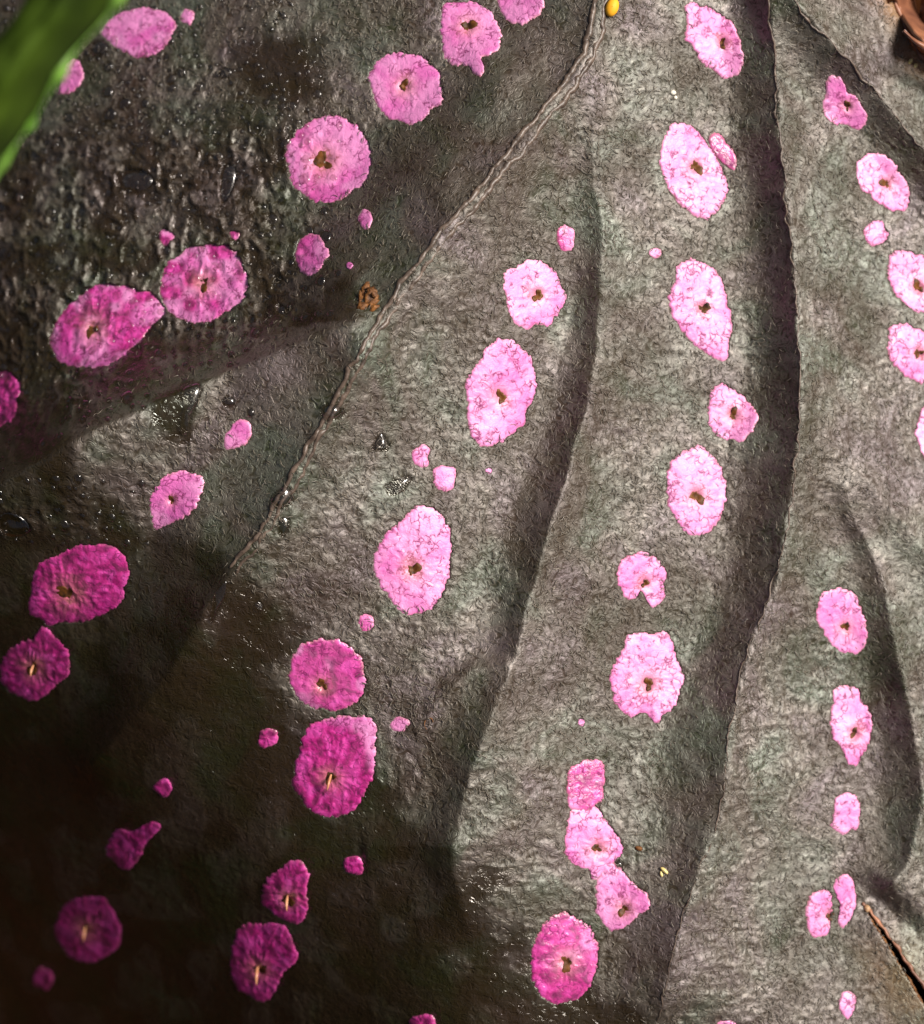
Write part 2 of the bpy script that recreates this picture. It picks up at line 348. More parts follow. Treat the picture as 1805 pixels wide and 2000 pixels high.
# ------------------------------------------------------------------ spots: outlines read off the photograph
def tl(x0, y0, sc, pts): return [(x0 + a / sc, y0 + b / sc) for a, b in pts]
k3, k2 = 3.008, 2.983
def ell(cx, cy, rx, ry, rot=0, n=10):
    r = math.radians(rot); o = []
    for i in range(n):
        a = 2 * math.pi * i / n; q = random.uniform(.76, 1.14) if rx < 32 else random.uniform(.9, 1.08)
        x, y = rx * q * math.cos(a), ry * q * math.sin(a); o.append((cx + x * math.cos(r) - y * math.sin(r), cy + x * math.sin(r) + y * math.cos(r)))
    return o
SPOTS = [  # outline, pit centre or None, pit radius, hair length
 (tl(0,0,k3,[(590,190),(640,270),(720,310),(830,350),(940,310),(1020,230),(1040,130),(980,70),(860,40),(760,50),(650,90)]), None, 0, 0),
 (ell(366,32,18,20), None, 0, 0), (ell(138,152,30,38,25), None, 0, 0), (ell(323,463,19,20), None, 0, 0), (ell(458,460,14,14), None, 0, 0),
 (ell(716,432,18,22), None, 0, 0), (ell(607,500,35,44), None, 0, 0), (ell(685,524,8,8), None, 0, 0),
 (ell(1017,0,51,48,0,12), None, 0, 0),
 (tl(600,0,k3,[(790,20),(860,5),(950,0),(1050,30),(1100,90),(1140,210),(1125,290),(1080,330),(1020,350),(1045,420),(1025,470),(980,450),(940,400),(830,370),(790,290),(775,180)]), (914,52), 12, 0),
 (tl(600,0,k3,[(360,470),(375,400),(440,320),(560,305),(660,315),(740,370),(790,440),(800,560),(790,620),(730,660),(690,710),(630,745),(540,715),(450,680),(390,600)]), (790,168), 12, 14),
 ([(555,300),(570,262),(610,232),(650,222),(690,235),(715,262),(728,300),(725,340),(700,372),(665,392),(620,398),(582,378),(562,345)], (634,315), 17, 0),
 (tl(0,500,k3,[(285,480),(330,370),(430,260),(560,160),(700,160),(820,190),(900,210),(960,260),(990,330),(900,420),(830,500),(760,570),(690,630),(560,670),(440,655),(330,620),(295,560)]), (181,643), 15, 0),
 ([(310,560),(320,520),(350,490),(395,475),(440,475),(470,500),(490,545),(480,585),(450,610),(410,632),(370,632),(330,615),(312,590)], (398,552), 14, 0),
 (ell(4,780,38,57,8,12), None, 0, 0),
 (tl(0,500,k3,[(1380,985),(1440,960),(1500,1000),(1490,1080),(1420,1130),(1340,1145),(1330,1080)]), None, 0, 0),
 ([(300,965),(325,930),(360,918),(405,932),(402,962),(380,1000),(345,1022),(303,1034),(296,1000)], (340,978), 6, 0),
 (tl(0,1000,k3,[(170,580),(200,460),(220,330),(350,250),(480,190),(580,180),(700,190),(770,270),(770,380),(750,460),(720,540),(640,590),(540,640),(400,650),(300,670),(250,640)]), (138,1157), 16, 18),
 (tl(0,1000,k3,[(0,930),(40,830),(110,770),(200,735),(262,665),(330,720),(400,780),(420,870),(410,960),(340,1020),(250,1090),(200,1115),(100,1080),(10,1020)]), (68,1303), 13, 26),
 (ell(525,1438,24,22), None, 0, 0),
 (tl(600,1000,k3,[(385,310),(410,220),(450,130),(560,30),(650,-50),(740,-30),(810,20),(850,110),(845,250),(840,380),(800,500),(730,580),(640,615),(550,600),(480,510),(420,430)]), (806,1110), 13, 12),
 (ell(717,1217,18,22), None, 0, 0),
 ([(563,1310),(575,1275),(600,1250),(640,1242),(680,1255),(710,1285),(718,1325),(705,1365),(670,1388),(635,1390),(595,1378),(570,1350)], (630,1338), 10, 0),
 ([(600,1420),(640,1400),(690,1395),(735,1405),(738,1450),(735,1500),(715,1550),(685,1590),(630,1597),(595,1575),(572,1530),(580,1470)], (647,1520), 12, 34),
 (ell(782,1413,22,18), None, 0, 0), (ell(1135,1410,10,11), None, 0, 0),
 (tl(600,500,k3,[(1145,170),(1160,100),(1220,70),(1310,30),(1410,50),(1470,110),(1500,180),(1530,250),(1510,310),(1460,380),(1420,430),(1350,420),(1280,440),(1210,400),(1170,290)]), (1048,579), 11, 10),
 (tl(600,500,k3,[(920,760),(960,680),(1010,620),(1050,540),(1130,490),(1220,500),(1280,560),(1330,630),(1350,720),(1340,830),(1300,900),(1270,1000),(1190,1070),(1130,1110),(1040,1135),(970,1080),(935,960),(930,850)]), (977,777), 11, 8),
 (ell(821,893,22,27), None, 0, 0), (ell(868,935,26,34), None, 0, 0), (ell(955,920,8,8), None, 0, 0), (ell(1103,470,22,27), None, 0, 0),
 (tl(1200,0,k2,[(400,60),(430,10),(500,40),(580,70),(650,110),(700,180),(730,260),(745,350),(735,440),(640,480),(560,430),(490,380),(440,290),(385,230),(410,150)]), (1408,86), 9, 14),
 (tl(1200,0,k2,[(245,930),(270,840),(310,740),(370,720),(440,735),(510,790),(560,870),(620,960),(660,1060),(665,1120),(640,1180),(590,1250),(530,1295),(450,1260),(370,1200),(300,1090),(260,1000)]), (1356,328), 11, 10),
 (tl(1200,0,k2,[(540,790),(600,770),(650,830),(700,900),(715,960),(700,1010),(650,980),(600,930),(550,860)]), None, 0, 0),
 (tl(1200,0,k2,[(1190,630),(1210,570),(1205,490),(1250,460),(1310,500),(1340,570),(1390,590),(1440,670),(1455,740),(1410,775),(1340,750),(1270,745),(1205,700)]), (1649,215), 7, 0),
 (tl(1200,0,k2,[(1390,980),(1430,910),(1520,895),(1600,940),(1660,1010),(1710,1090),(1710,1180),(1680,1240),(1590,1235),(1500,1180),(1430,1110),(1395,1050)]), (1728,361), 9, 0),
 (ell(1703,460,30,28,0,12), None, 0, 0), (ell(1275,497,16,12), None, 0, 0),
 (tl(1200,500,k2,[(305,230),(350,150),(350,60),(430,15),(500,25),(560,60),(620,130),(655,240),(680,330),(690,430),(670,520),(660,620),(570,600),(470,540),(370,430),(320,340)]), (1371,603), 10, 0),
 (tl(1200,500,k2,[(535,900),(560,780),(620,735),(690,770),(760,820),(820,900),(830,960),(790,1040),(740,1095),(680,1080),(600,1060),(540,980)]), (1430,811), 11, 0),
 (tl(1200,500,k2,[(1575,100),(1580,10),(1620,-30),(1700,-40),(1800,0),(1860,60),(1890,180),(1880,300),(1800,340),(1700,310),(1630,240),(1590,170)]), (1791,563), 11, 0),
 (tl(1200,500,k2,[(1580,450),(1610,400),(1680,385),(1770,420),(1850,470),(1880,560),(1870,680),(1800,755),(1720,730),(1640,670),(1580,600)]), (1793,692), 9, 16),
 (tl(1200,500,k2,[(1740,1030),(1770,920),(1805,860),(1870,850),(1900,950),(1890,1100),(1850,1200),(1805,1200),(1770,1140)]), None, 0, 0),
 (tl(1200,500,k2,[(290,1330),(310,1220),(360,1150),(450,1105),(530,1110),(590,1180),(640,1270),(655,1400)]) + [(1411,1007),(1398,1030),(1378,1044),(1351,1050),(1331,1034),(1314,1010),(1300,985)], (1359,967), 12, 0),
 (tl(1200,1000,k2,[(0,370),(20,300),(80,240),(150,220),(230,240),(290,310),(305,400),(300,490),(270,540),(220,560),(185,520),(155,462),(110,510),(60,500),(10,430)]), (1258,1138), 9, 12),
 (tl(1200,1000,k2,[(-30,950),(0,860),(50,780),(70,710),(150,690),(220,695),(310,690),(350,770),(370,870),(410,960),(390,1060),(350,1140),(290,1190),(250,1240),(200,1200),(150,1180),(90,1200),(20,1150),(-30,1060)]), (1265,1336), 13, 10),
 (tl(1200,1000,k2,[(1155,620),(1170,500),(1220,450),(1300,435),(1380,460),(1410,520),(1450,600),(1465,680),(1450,780),(1400,830),(1320,830),(1260,790),(1200,710)]), (1647,1224), 9, 0),
 (tl(1200,1000,k2,[(1245,1200),(1260,1100),(1290,1000),(1370,1000),(1420,1010),(1440,1080),(1490,1160),(1500,1260),(1480,1350),(1440,1420),(1410,1480),(1360,1480),(1320,1390),(1260,1310)]), (1668,1432), 11, 14),
 (tl(1200,1500,k2,[(1270,250),(1290,160),(1360,120),(1410,160),(1435,230),(1420,340),(1370,370),(1330,400),(1300,370),(1240,340),(1265,310)]), None, 0, 0),
 (tl(1200,1500,k2,[(1110,830),(1140,720),(1210,690),(1260,710),(1270,800),(1260,900),(1250,970),(1160,995),(1110,900)]), (1622,1788), 9, 0),
 (tl(1200,1500,k2,[(1265,680),(1320,620),(1380,620),(1410,710),(1415,800),(1380,880),(1330,940),(1300,900),(1310,800)]), None, 0, 0),
 (tl(1200,1500,k2,[(1300,1350),(1350,1290),(1410,1320),(1410,1400),(1370,1475),(1320,1440)]), None, 0, 0),
 (ell(1422,2008,26,18), None, 0, 0),
 ([(1105,1560),(1108,1510),(1120,1490),(1150,1480),(1180,1490),(1183,1530),(1178,1565),(1150,1582),(1120,1585)], None, 0, 0),
 ([(1100,1640),(1105,1600),(1120,1575),(1165,1570),(1185,1600),(1215,1640),(1210,1680),(1160,1722),(1150,1700),(1120,1690),(1100,1665)], (1168,1656), 11, 8),
 ([(1160,1770),(1165,1720),(1185,1680),(1210,1690),(1235,1720),(1270,1750),(1265,1775),(1240,1795),(1205,1820),(1180,1810)], (1219,1775), 10, 0),
 (tl(600,1500,k3,[(1305,1130),(1330,1010),(1380,910),(1450,840),(1550,850),(1640,900),(1700,1010),(1720,1110),(1700,1220),(1650,1320),(1570,1380),(1480,1390),(1400,1370),(1340,1290),(1310,1220)]), (1105,1878), 13, 16),
 (ell(693,1690,22,22,0,7), None, 0, 0), (ell(824,1998,26,20), None, 0, 0), (ell(322,1538,20,21), None, 0, 0),
 (tl(0,1500,k3,[(615,500),(640,400),(700,350),(780,370),(850,330),(920,300),(960,340),(900,400),(860,440),(820,540),(740,610),(670,560)]), None, 0, 0),
 (ell(170,1815,66,70,0,12), (168,1815), 14, 34),
 (tl(0,1500,k3,[(1530,780),(1560,660),(1640,590),(1700,540),(1780,540),(1820,620),(1810,700),(1815,820),(1760,920),(1680,910),(1590,850)]), (562,1756), 11, 34),
 (tl(0,1500,k3,[(1345,1180),(1360,1040),(1400,930),(1520,910),(1600,900),(1690,930),(1740,1050),(1745,1140),(1650,1230),(1620,1330),(1550,1390),(1450,1340),(1380,1280)]), (504,1895), 13, 44),
 (ell(85,1910,22,24), None, 0, 0), (ell(1403,-8,18,14), None, 0, 0),
]
SP = []
for out, pit, pr, hl in SPOTS:
    o = P(catmull(out, 6, True)); o = resample(o, 3.0, True)
    c = o.mean(0); d = o - c; rl = np.hypot(d[:, 0], d[:, 1])[:, None]
    o = o + d / rl * min(1, rl.mean() / 45) * ((vn(o[:, 0], o[:, 1], 8, 3) - .5) * 6 + rng.normal(0, 1.1, len(o)) + (vn(o[:, 0], o[:, 1], 26, 4) - .5) * 5)[:, None]
    SP.append(dict(o=o, c=c, r=float(rl.mean()), pit=None if pit is None else P([pit])[0], pr=pr, hl=hl))

def low_wet_shade(x, y):
    # drooping lower end: wet film, with its shade and shadow edge put into the colour
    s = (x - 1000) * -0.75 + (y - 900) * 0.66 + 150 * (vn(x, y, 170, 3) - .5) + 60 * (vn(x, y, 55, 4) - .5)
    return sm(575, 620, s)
# ------------------------------------------------------------------ wet patches and beads of water
POOLS = [P(catmull(p, 5, True)) for p in (
    [(440,130),(455,85),(520,55),(590,45),(640,70),(625,130),(640,190),(600,215),(530,200),(500,215),(450,185)],
    [(440,1160),(470,1148),(520,1160),(570,1155),(600,1190),(640,1215),(620,1245),(580,1275),(545,1330),(500,1400),(430,1410),(330,1400),(350,1310),(400,1240)],
    [(300,790),(350,745),(385,760),(400,800),(385,870),(330,872),(300,850)],
    [(0,1350),(120,1400),(250,1380),(330,1440),(300,1500),(180,1600),(60,1700),(-60,1700),(-60,1400)],
    [(650,1850),(700,1820),(800,1850),(860,1900),(880,2060),(600,2060),(610,1930)],
    [(640,560),(690,545),(730,580),(700,620),(640,640),(560,660),(560,630)],
)]
def bead_density(x, y):
    d = sm(690, 520, x) * sm(-60, 100, y) * sm(0.9, 0.2, (y - (955 - 0.44 * x)) / 160 + 1.0)
    d = d * (0.35 + 0.65 * sm(150, 300, y))
    d2 = sm(330, 120, x) * sm(930, 970, y) * sm(1075, 1030, y) * .7
    return np.maximum(d, d2)
cand = np.stack([rng.uniform(-60, 720, 7000), rng.uniform(-40, 1080, 7000)], 1)
pr = bead_density(cand[:, 0], cand[:, 1]) * (0.5 + 0.9 * vn(cand[:, 0], cand[:, 1], 90, 1))
keep = P(cand[rng.random(len(cand)) < pr]); BE = []; cells = {}
for x, y in keep:
    r = min(16, 3.8 + rng.gamma(1.3, 2.0)); ci, cj = int(x // 45), int(y // 45); ok_ = True
    for a_ in (-1, 0, 1):
        for b_ in (-1, 0, 1):
            for (a, b, c) in cells.get((ci + a_, cj + b_), ()):
                if (x - a) ** 2 + (y - b) ** 2 < (0.85 * (r + c)) ** 2: ok_ = False
    if ok_: BE.append((x, y, r)); cells.setdefault((ci, cj), []).append((x, y, r))
BE.sort(key=lambda t: -t[2])

DROPS = [
 ([(366,770),(372,757),(390,752),(402,760),(400,780),(388,805),(378,830),(374,852),(362,852),(362,828),(368,805),(372,790)], 14, 'tall hourglass shaped water drop with bright white outline in the dark fold'),
 ([(632,800),(645,792),(665,796),(680,808),(672,820),(650,826),(634,818)], 13, 'glossy water drop caught on the main vein cord'),
 ([(727,880),(742,850),(752,850),(762,868),(760,882),(742,884)], 9, 'dark triangular water drop between the vein and the two small pink spots'),
 ([(752,950),(765,940),(785,930),(808,932),(798,950),(782,965),(762,968)], 9, 'dark heart shaped water drop just below the pair of small pink spots'),
 ([(532,975),(545,962),(562,950),(580,962),(576,985),(555,995),(538,990)], 12, 'round brown water drop on the lower end of the main vein'),
 ([(548,1020),(560,1008),(572,1015),(570,1035),(558,1050),(550,1040)], 9, 'small bright water drop below the round brown drop on the vein'),
 ([(438,785),(450,776),(462,782),(464,792),(452,798),(440,795)], 7, 'little round water drop with pale ring above a small pink spot'),
 ([(487,806),(496,800),(503,808),(498,818),(489,816)], 6, 'tiny water drop touching the top of a small pink spot'),
 ([(12,1012),(30,1000),(60,1012),(72,1035),(50,1050),(20,1045)], 14, 'big flat water drop above the bright magenta spot'),
 ([(425,1160),(440,1140),(450,1135),(446,1165),(430,1200),(418,1215)], 9, 'long narrow water drop at the edge of the dark pool'),
 ([(500,1180),(508,1172),(518,1180),(516,1192),(504,1192)], 6, 'tiny glinting water drop in the dark pool'),
 ([(540,602),(548,594),(558,602),(552,614),(542,612)], 7, 'small dark water bead beside the spotted pair in the wet fold'),
 ([(228,345),(250,330),(290,338),(300,355),(280,375),(240,372)], 13, 'broad dark water drop among the fine beads'),
 ([(172,95),(182,80),(200,78),(212,92),(205,108),(185,112)], 15, 'round dark water drop beside the muted pink spot and green blade'),
 ([(1200,1690),(1206,1680),(1216,1684),(1214,1696)], 5, 'tiny water drop beside the chain of joined pink spots'),
 ([(430,335),(440,320),(458,322),(462,345),(450,380),(435,398),(428,372)], 11, 'slender water drop near the large round spot with a brown eye'),
]

# ------------------------------------------------------------------ the leaf
LEAF_X, LEAF_Y = -700, 2240
leaf = empty('spotted_leaf', W(1430, -380, 0).tolist())
tag(leaf, 'dark grey-brown leaf with raised veins and many pink spots filling the view', 'leaf')
MARGIN = P(catmull([(1718,-700),(1722,-60),(1742,10),(1768,70),(1795,118),(1850,170),(1920,300),(1965,700),(1970,1200),(1960,1700),(1935,2000),(1890,2240),(1500,2330),(1000,2330),(600,2210),(360,2120),(180,2085),(20,2060),(-150,1990),(-420,1500),(-650,1000),(-690,500),(-600,0),(-350,-450),(100,-690),(700,-760),(1300,-740)], 8, True))
CRACK = P([(1688,1766),(1722,1812),(1765,1872),(1808,1940),(1900,2070),(1960,2180),(1945,2230),(1880,2078),(1790,1940),(1749,1870),(1708,1806)])
def blade():
    ax, ay = AX, AY
    X, Y = GX, GY; sh = X.shape; x, y = X.ravel(), Y.ravel(); nx = sh[1]
    wet = np.zeros(x.shape); rel = np.ones(x.shape)
    for p in POOLS:
        b = (x > p[:, 0].min() - 9) & (x < p[:, 0].max() + 9) & (y > p[:, 1].min() - 9) & (y < p[:, 1].max() + 9)
        idx = np.nonzero(b)[0]; jx = x[idx] + (vn(x[idx], y[idx], 30, 1) - .5) * 40 + (vn(x[idx], y[idx], 9, 1) - .5) * 12; jy = y[idx] + (vn(x[idx], y[idx], 30, 2) - .5) * 40 + (vn(x[idx], y[idx], 9, 2) - .5) * 12
        pc = p.mean(0); acc = np.zeros(len(idx))
        for q in (1.0, .95, .9, .84, .78, .7): acc += inside(jx, jy, pc + (p - pc) * q) / 6
        wet[idx] = np.maximum(wet[idx], acc * (0.6 + 0.4 * sm(.3, .6, vn(x[idx], y[idx], 48, 5))))
    # damp skin where the beads lie
    damp = bead_density(x, y) * sm(0.42, 0.66, vn(x, y, 70, 3) * .6 + vn(x, y, 24, 4) * .4)
    wet = np.maximum(wet, 0.9 * damp)
    wet = np.maximum(wet, 0.92 * low_wet_shade(x, y) * (0.6 + 0.4 * sm(.3, .6, vn(x, y, 60, 2))))
    for bx, by, r in BE:
        if r < 5: continue
        i0, i1 = np.searchsorted(ax, [bx - r, bx + r]); j0, j1 = np.searchsorted(ay, [by - r, by + r])
        if i1 <= i0 or j1 <= j0: continue
        sub = (X[j0:j1, i0:i1] - bx) ** 2 + (Y[j0:j1, i0:i1] - by) ** 2 < (r * .95) ** 2
        jj, ii = np.nonzero(sub); wet[(jj + j0) * nx + ii + i0] = 0.9
    for out, h, lab in DROPS:
        o = P(catmull(out, 4, True))
        i0, i1 = np.searchsorted(ax, [o[:, 0].min(), o[:, 0].max()]); j0, j1 = np.searchsorted(ay, [o[:, 1].min(), o[:, 1].max()])
        jj, ii = np.nonzero(inside(X[j0:j1, i0:i1], Y[j0:j1, i0:i1], o)); wet[(jj + j0) * nx + ii + i0] = 1.0; rel[(jj + j0) * nx + ii + i0] = 0.1
    z = ZG.ravel().copy()
    drop = np.zeros(x.shape)
    for s in SP:
        o = s['c'] + (s['o'] - s['c']) * max(0.5, 1 - 5.0 / s['r'])
        i0, i1 = np.searchsorted(ax, [o[:, 0].min(), o[:, 0].max()]); j0, j1 = np.searchsorted(ay, [o[:, 1].min(), o[:, 1].max()])
        if i1 <= i0 or j1 <= j0: continue
        sub = inside(X[j0:j1, i0:i1], Y[j0:j1, i0:i1], o); jj, ii = np.nonzero(sub); k = (jj + j0) * nx + ii + i0
        drop[k] = 16.0; rel[k] = 0
    fineness = sm(2000, 1880, x) * sm(-160, -70, x)
    strip = STRIP.ravel()
    amp = 1.3 * (1 - 0.6 * np.clip(wet, 0, 1)) * rel * fineness * (0.45 + 0.9 * vn(x, y, 180, 2)) * (1 - .75 * strip)
    bd = bead_density(x, y); cx_ = x + 14 * (vn(x, y, 30, 1) - .5); cy_ = y + 14 * (vn(x, y, 30, 2) - .5)
    z = z + rel * bd * (1 - .6 * (wet > .97)) * (8.0 * (1 - np.abs(2 * vn(cx_, cy_, 26, 4) - 1)) ** 2 + 3.2 * (1 - np.abs(2 * vn(cx_, cy_, 11, 5) - 1)) ** 2)
    # the steep dark sides of the folds are smoother
    z = z + micro(x, y) * amp - 2 - drop
    dry = sm(120, 0, np.hypot(x - CRACK[7, 0], y - CRACK[7, 1])) * 0.0
    dd = np.full(x.shape, 1e9)
    for a in resample(CRACK[6:], 20): dd = np.minimum(dd, np.hypot(x - a[0], y - a[1]))
    dry = 0.30 * sm(120, 0, dd) * sm(1780, 1960, y + 0.6 * (x - 1760)) * (0.5 + vn(x, y, 30, 1))
    dm = np.full(x.shape, 1e9); sel = (MARGIN[:, 1] > -200) & (MARGIN[:, 1] < 320) & (MARGIN[:, 0] > 1500)
    for a in resample(MARGIN[sel], 15): dm = np.minimum(dm, np.hypot(x - a[0], y - a[1]))
    dry = np.maximum(dry, 0.6 * sm(60, 0, dm) * (0.4 + vn(x, y, 30, 2)))
    ok = inside(x, y, MARGIN) & ~inside(x, y, CRACK)
    ok = ok.reshape(sh); fm = ok[:-1, :-1] & ok[1:, :-1] & ok[:-1, 1:] & ok[1:, 1:]
    j, i = np.nonzero(fm); F = np.stack([j * nx + i, (j + 1) * nx + i, (j + 1) * nx + i + 1, j * nx + i + 1], -1)
    used = np.zeros(x.size, bool); used[F.ravel()] = True; remap = np.cumsum(used) - 1; F = remap[F]
    co = W(x, y, z)[used]
    F = orient_up(co, F)
    o = mesh_obj('blade', co, F, M['leaf'], None, True, dict(wet=np.clip(wet, 0, 1)[used], dry=np.clip(dry, 0, 1)[used]))
    sd = o.modifiers.new('thickness', 'SOLIDIFY'); sd.thickness = 0.0004; sd.offset = -1; sd.use_rim = True
    parent_keep(o, leaf); return o
blade_o = blade()

def add_spot(k, s):
    r = s['r']; rings = max(5, int(r / 3.6)); c = s['c']
    if s['pit'] is not None: c = 0.35 * c + 0.65 * s['pit']
    x, y, f, Q = polar(s['o'], c, rings)
    z = Z(x, y)
    dome = 2.2 * min(1, r / 45) * (1 - f ** 3) - 5.0 * np.clip((f - .9) / .1, 0, 1) ** 2
    wx = x + 8 * (vn(x, y, 21, 0) - .5); wy = y + 8 * (vn(x, y, 21, 1) - .5)
    cell = np.abs(2 * vn(wx, wy, 17, 2) - 1)
    damp = bead_density(x, y)
    low = sm(450, 800, (x - 1000) * -0.75 + (y - 900) * 0.66)
    rough_amp = 1.4 + 4.0 * damp + 2.6 * low
    z = z + 0.2 + dome + (rough_amp * (0.5 - cell) + (1.0 + 1.6 * low) * (0.5 - np.abs(2 * vn(wx, wy, 9, 4) - 1))) * (1 - f ** 6) + (k % 5) * 0.35
    heart = np.zeros(x.shape)
    deep = any(np.hypot(*(s['c'] - P([d_])[0])) < 25 for d_ in ((640, 1315), (1102, 1870), (1412, 298), (1103, 470), (1145, 1525), (560, 1745), (717, 1217)))
    if s['pit'] is not None:
        dp = np.hypot(x - s['pit'][0], y - s['pit'][1]); pz = np.exp(-(dp / (s['pr'] * .85)) ** 2)
        z = z - 9 * pz; heart = 0.55 * np.exp(-(dp / (s['pr'] * 1.9)) ** 2)
    rim = 0.75 * sm(1 - 7 / r, 1, f) if r > 12 else 0 * f
    co = W(x, y, z)
    o = mesh_obj('pink_spot', co, orient_up(co, Q), M['spot'], None, True, dict(rim=rim * (1 - .7 * low_wet_shade(x, y)), heart=heart, wet=np.maximum.reduce([low_wet_shade(x, y), .95 * damp * sm(.35, .75, vn(x, y, 26, 2)), np.full(x.shape, .85 * deep) * sm(.2, .5, vn(x, y, 34, 1))])))
    parent_keep(o, leaf)
    if s['pit'] is not None:
        px, py = s['pit']; pr_ = s['pr'] * random.uniform(.65, 1.15); a = np.linspace(0, 2 * np.pi, 22, endpoint=False)
        el = 1 + 0.4 * np.sin(a + k) + 0.38 * np.sin(2 * a + 2.3 * k) + 0.28 * np.sin(3 * a + 1.7 * k) + 0.15 * np.sin(7 * a + k)
        ol = np.stack([px + pr_ * .95 * el * np.cos(a), py + pr_ * 1.12 * el * np.sin(a)], 1)
        x, y, f, Q = polar(ol, (px, py), 5)
        dp = np.hypot(x - px, y - py)
        wx = x + 8 * (vn(x, y, 21, 0) - .5)
        z = Z(x, y) + 2.6 + 0.8 - 9 * np.exp(-(dp / (pr_ * .85)) ** 2) + 1.6 - 3.5 * f ** 6 + (k % 5) * 0.35 + 2.0 * (vn(x, y, 6, 1) - .5)
        co = W(x, y, z); p = mesh_obj('pit', co, orient_up(co, Q), M['pit']); parent_keep2(p, o)
        if s['hl'] > 20:
            h = s['hl']; t = np.linspace(0, 1, 6)
            hx = px - h * random.uniform(.1, .45) * t + random.uniform(-6, 6) * t * t; hy = py + h * .9 * (t - .25); hz = Z(np.array([px]), np.array([py]))[0] + 3 + 13 * np.sin(t * 2.2)
            V, F = tube(W(hx, hy, hz), np.array([1.6, 2.3, 2.4, 2.1, 1.5, .3]) * S * (0.7 + h / 60), 6)
            hr = mesh_obj('bristle', V, F, M['pithair']); parent_keep2(hr, o)
    return o
def parent_keep2(o, p):   # p is a mesh parented to the leaf empty; both hold world coordinates in their vertices
    o.parent = p
leaf_off = None
for k, s in enumerate(SP): add_spot(k, s)

# raised vein cords
for vi, v in enumerate(VEINS):
    if not v['r']: continue
    q = resample(v['q'], 4); n = len(q); t = np.linspace(0, 1, n)
    if vi == 0: q = q[: int(n * .74)]; n = len(q); t = np.linspace(0, 1, n)
    for off in ((-1, 1) if vi == 0 else (0,)):
        d = np.gradient(q, axis=0); d /= np.linalg.norm(d, axis=1)[:, None]; nn = np.stack([d[:, 1], -d[:, 0]], 1)
        wob = (vn(q[:, 0], q[:, 1], 40, 2) - .5) * 5 + (vn(q[:, 0] + 500 * off, q[:, 1], 24, 2) - .5) * 9 + (vn(q[:, 0] + 500 * off, q[:, 1], 9, 1) - .5) * 4
        qq = q + nn * (off * 10 * (1.15 - .6 * t) + wob)[:, None]
        rad = v['r'] * (1.0 - (.45 if vi == 0 else .6) * t) * (0.25 + 0.6 * vn(qq[:, 0], qq[:, 1], 15, 3) + .5 * vn(qq[:, 0], qq[:, 1], 6, 4))
        rad[-1] *= .1
        V, F = tube(W(qq[:, 0], qq[:, 1], Z(qq[:, 0], qq[:, 1]) + 0.5 - rad * .5), rad * S, 8)
        parent_keep(mesh_obj('vein', V, F, M['vein']), leaf)

# fine hairs over the skin
def hairs(n, lmin, lmax, rad, seed):
    g = np.random.default_rng(seed)
    x = g.uniform(-40, 1850, n); y = g.uniform(-40, 2040, n)
    okm = inside(x, y, MARGIN) & ~inside(x, y, CRACK); x, y = x[okm], y[okm]
    for pl in [s['c'] + (s['o'] - s['c']) * max(.4, 1 - 6 / s['r']) for s in SP] + POOLS:
        m = inside(x, y, pl); x, y = x[~m], y[~m]
    thin = np.maximum.reduce([1.0 * sm(480, 600, (x - 1000) * -0.75 + (y - 900) * 0.66), 0.8 * lookup(STRIP, x, y), 0.9 * bead_density(x, y)])
    dens = 0.35 + 0.9 * vn(x, y, 120, 5)
    m = g.random(len(x)) < (1 - thin) * dens; x, y = x[m], y[m]; n = len(x)
    a = 6.28 * vn(x, y, 160, 1) * 1.5 + g.normal(0, .9, n); ln = g.uniform(lmin, lmax, n); cv = g.uniform(-1.8, 1.8, n); t = np.linspace(0, 1, 4)
    ang = a[:, None] + cv[:, None] * t
    hx = x[:, None] + np.cumsum(np.cos(ang), 1) * ln[:, None] / 4; hy = y[:, None] + np.cumsum(np.sin(ang), 1) * ln[:, None] / 4
    hz = Z(hx, hy) + 1.2 + 2.6 * np.sin(t * 2.7)[None]
    pts = W(hx, hy, hz); tg = np.gradient(pts, axis=1); tg /= np.linalg.norm(tg, axis=2)[..., None] + 1e-12
    A = np.cross(tg, np.array([0, 0, 1.0])); A /= np.linalg.norm(A, axis=2)[..., None] + 1e-12; Bn = np.cross(A, tg)
    rr = np.array([.9, 1, .75, .15]) * rad * S; ph = np.array([0, 2.094, 4.189]) + 1.57
    V = pts[:, :, None] + (A[:, :, None] * np.cos(ph)[None, None, :, None] + Bn[:, :, None] * np.sin(ph)[None, None, :, None]) * rr[None, :, None, None]
    i, j = np.meshgrid(np.arange(3), np.arange(3), indexing='ij'); j2 = (j + 1) % 3
    F0 = np.stack([i * 3 + j, (i + 1) * 3 + j, (i + 1) * 3 + j2, i * 3 + j2], -1).reshape(-1, 4)
    F = (F0[None] + (np.arange(n) * 12)[:, None, None]).reshape(-1, 4)
    o = mesh_obj('fine_hairs', V.reshape(-1, 3), F, M['hair']); parent_keep(o, leaf); o['kind'] = 'stuff'
hairs(42000, 8, 22, 0.85, 5)

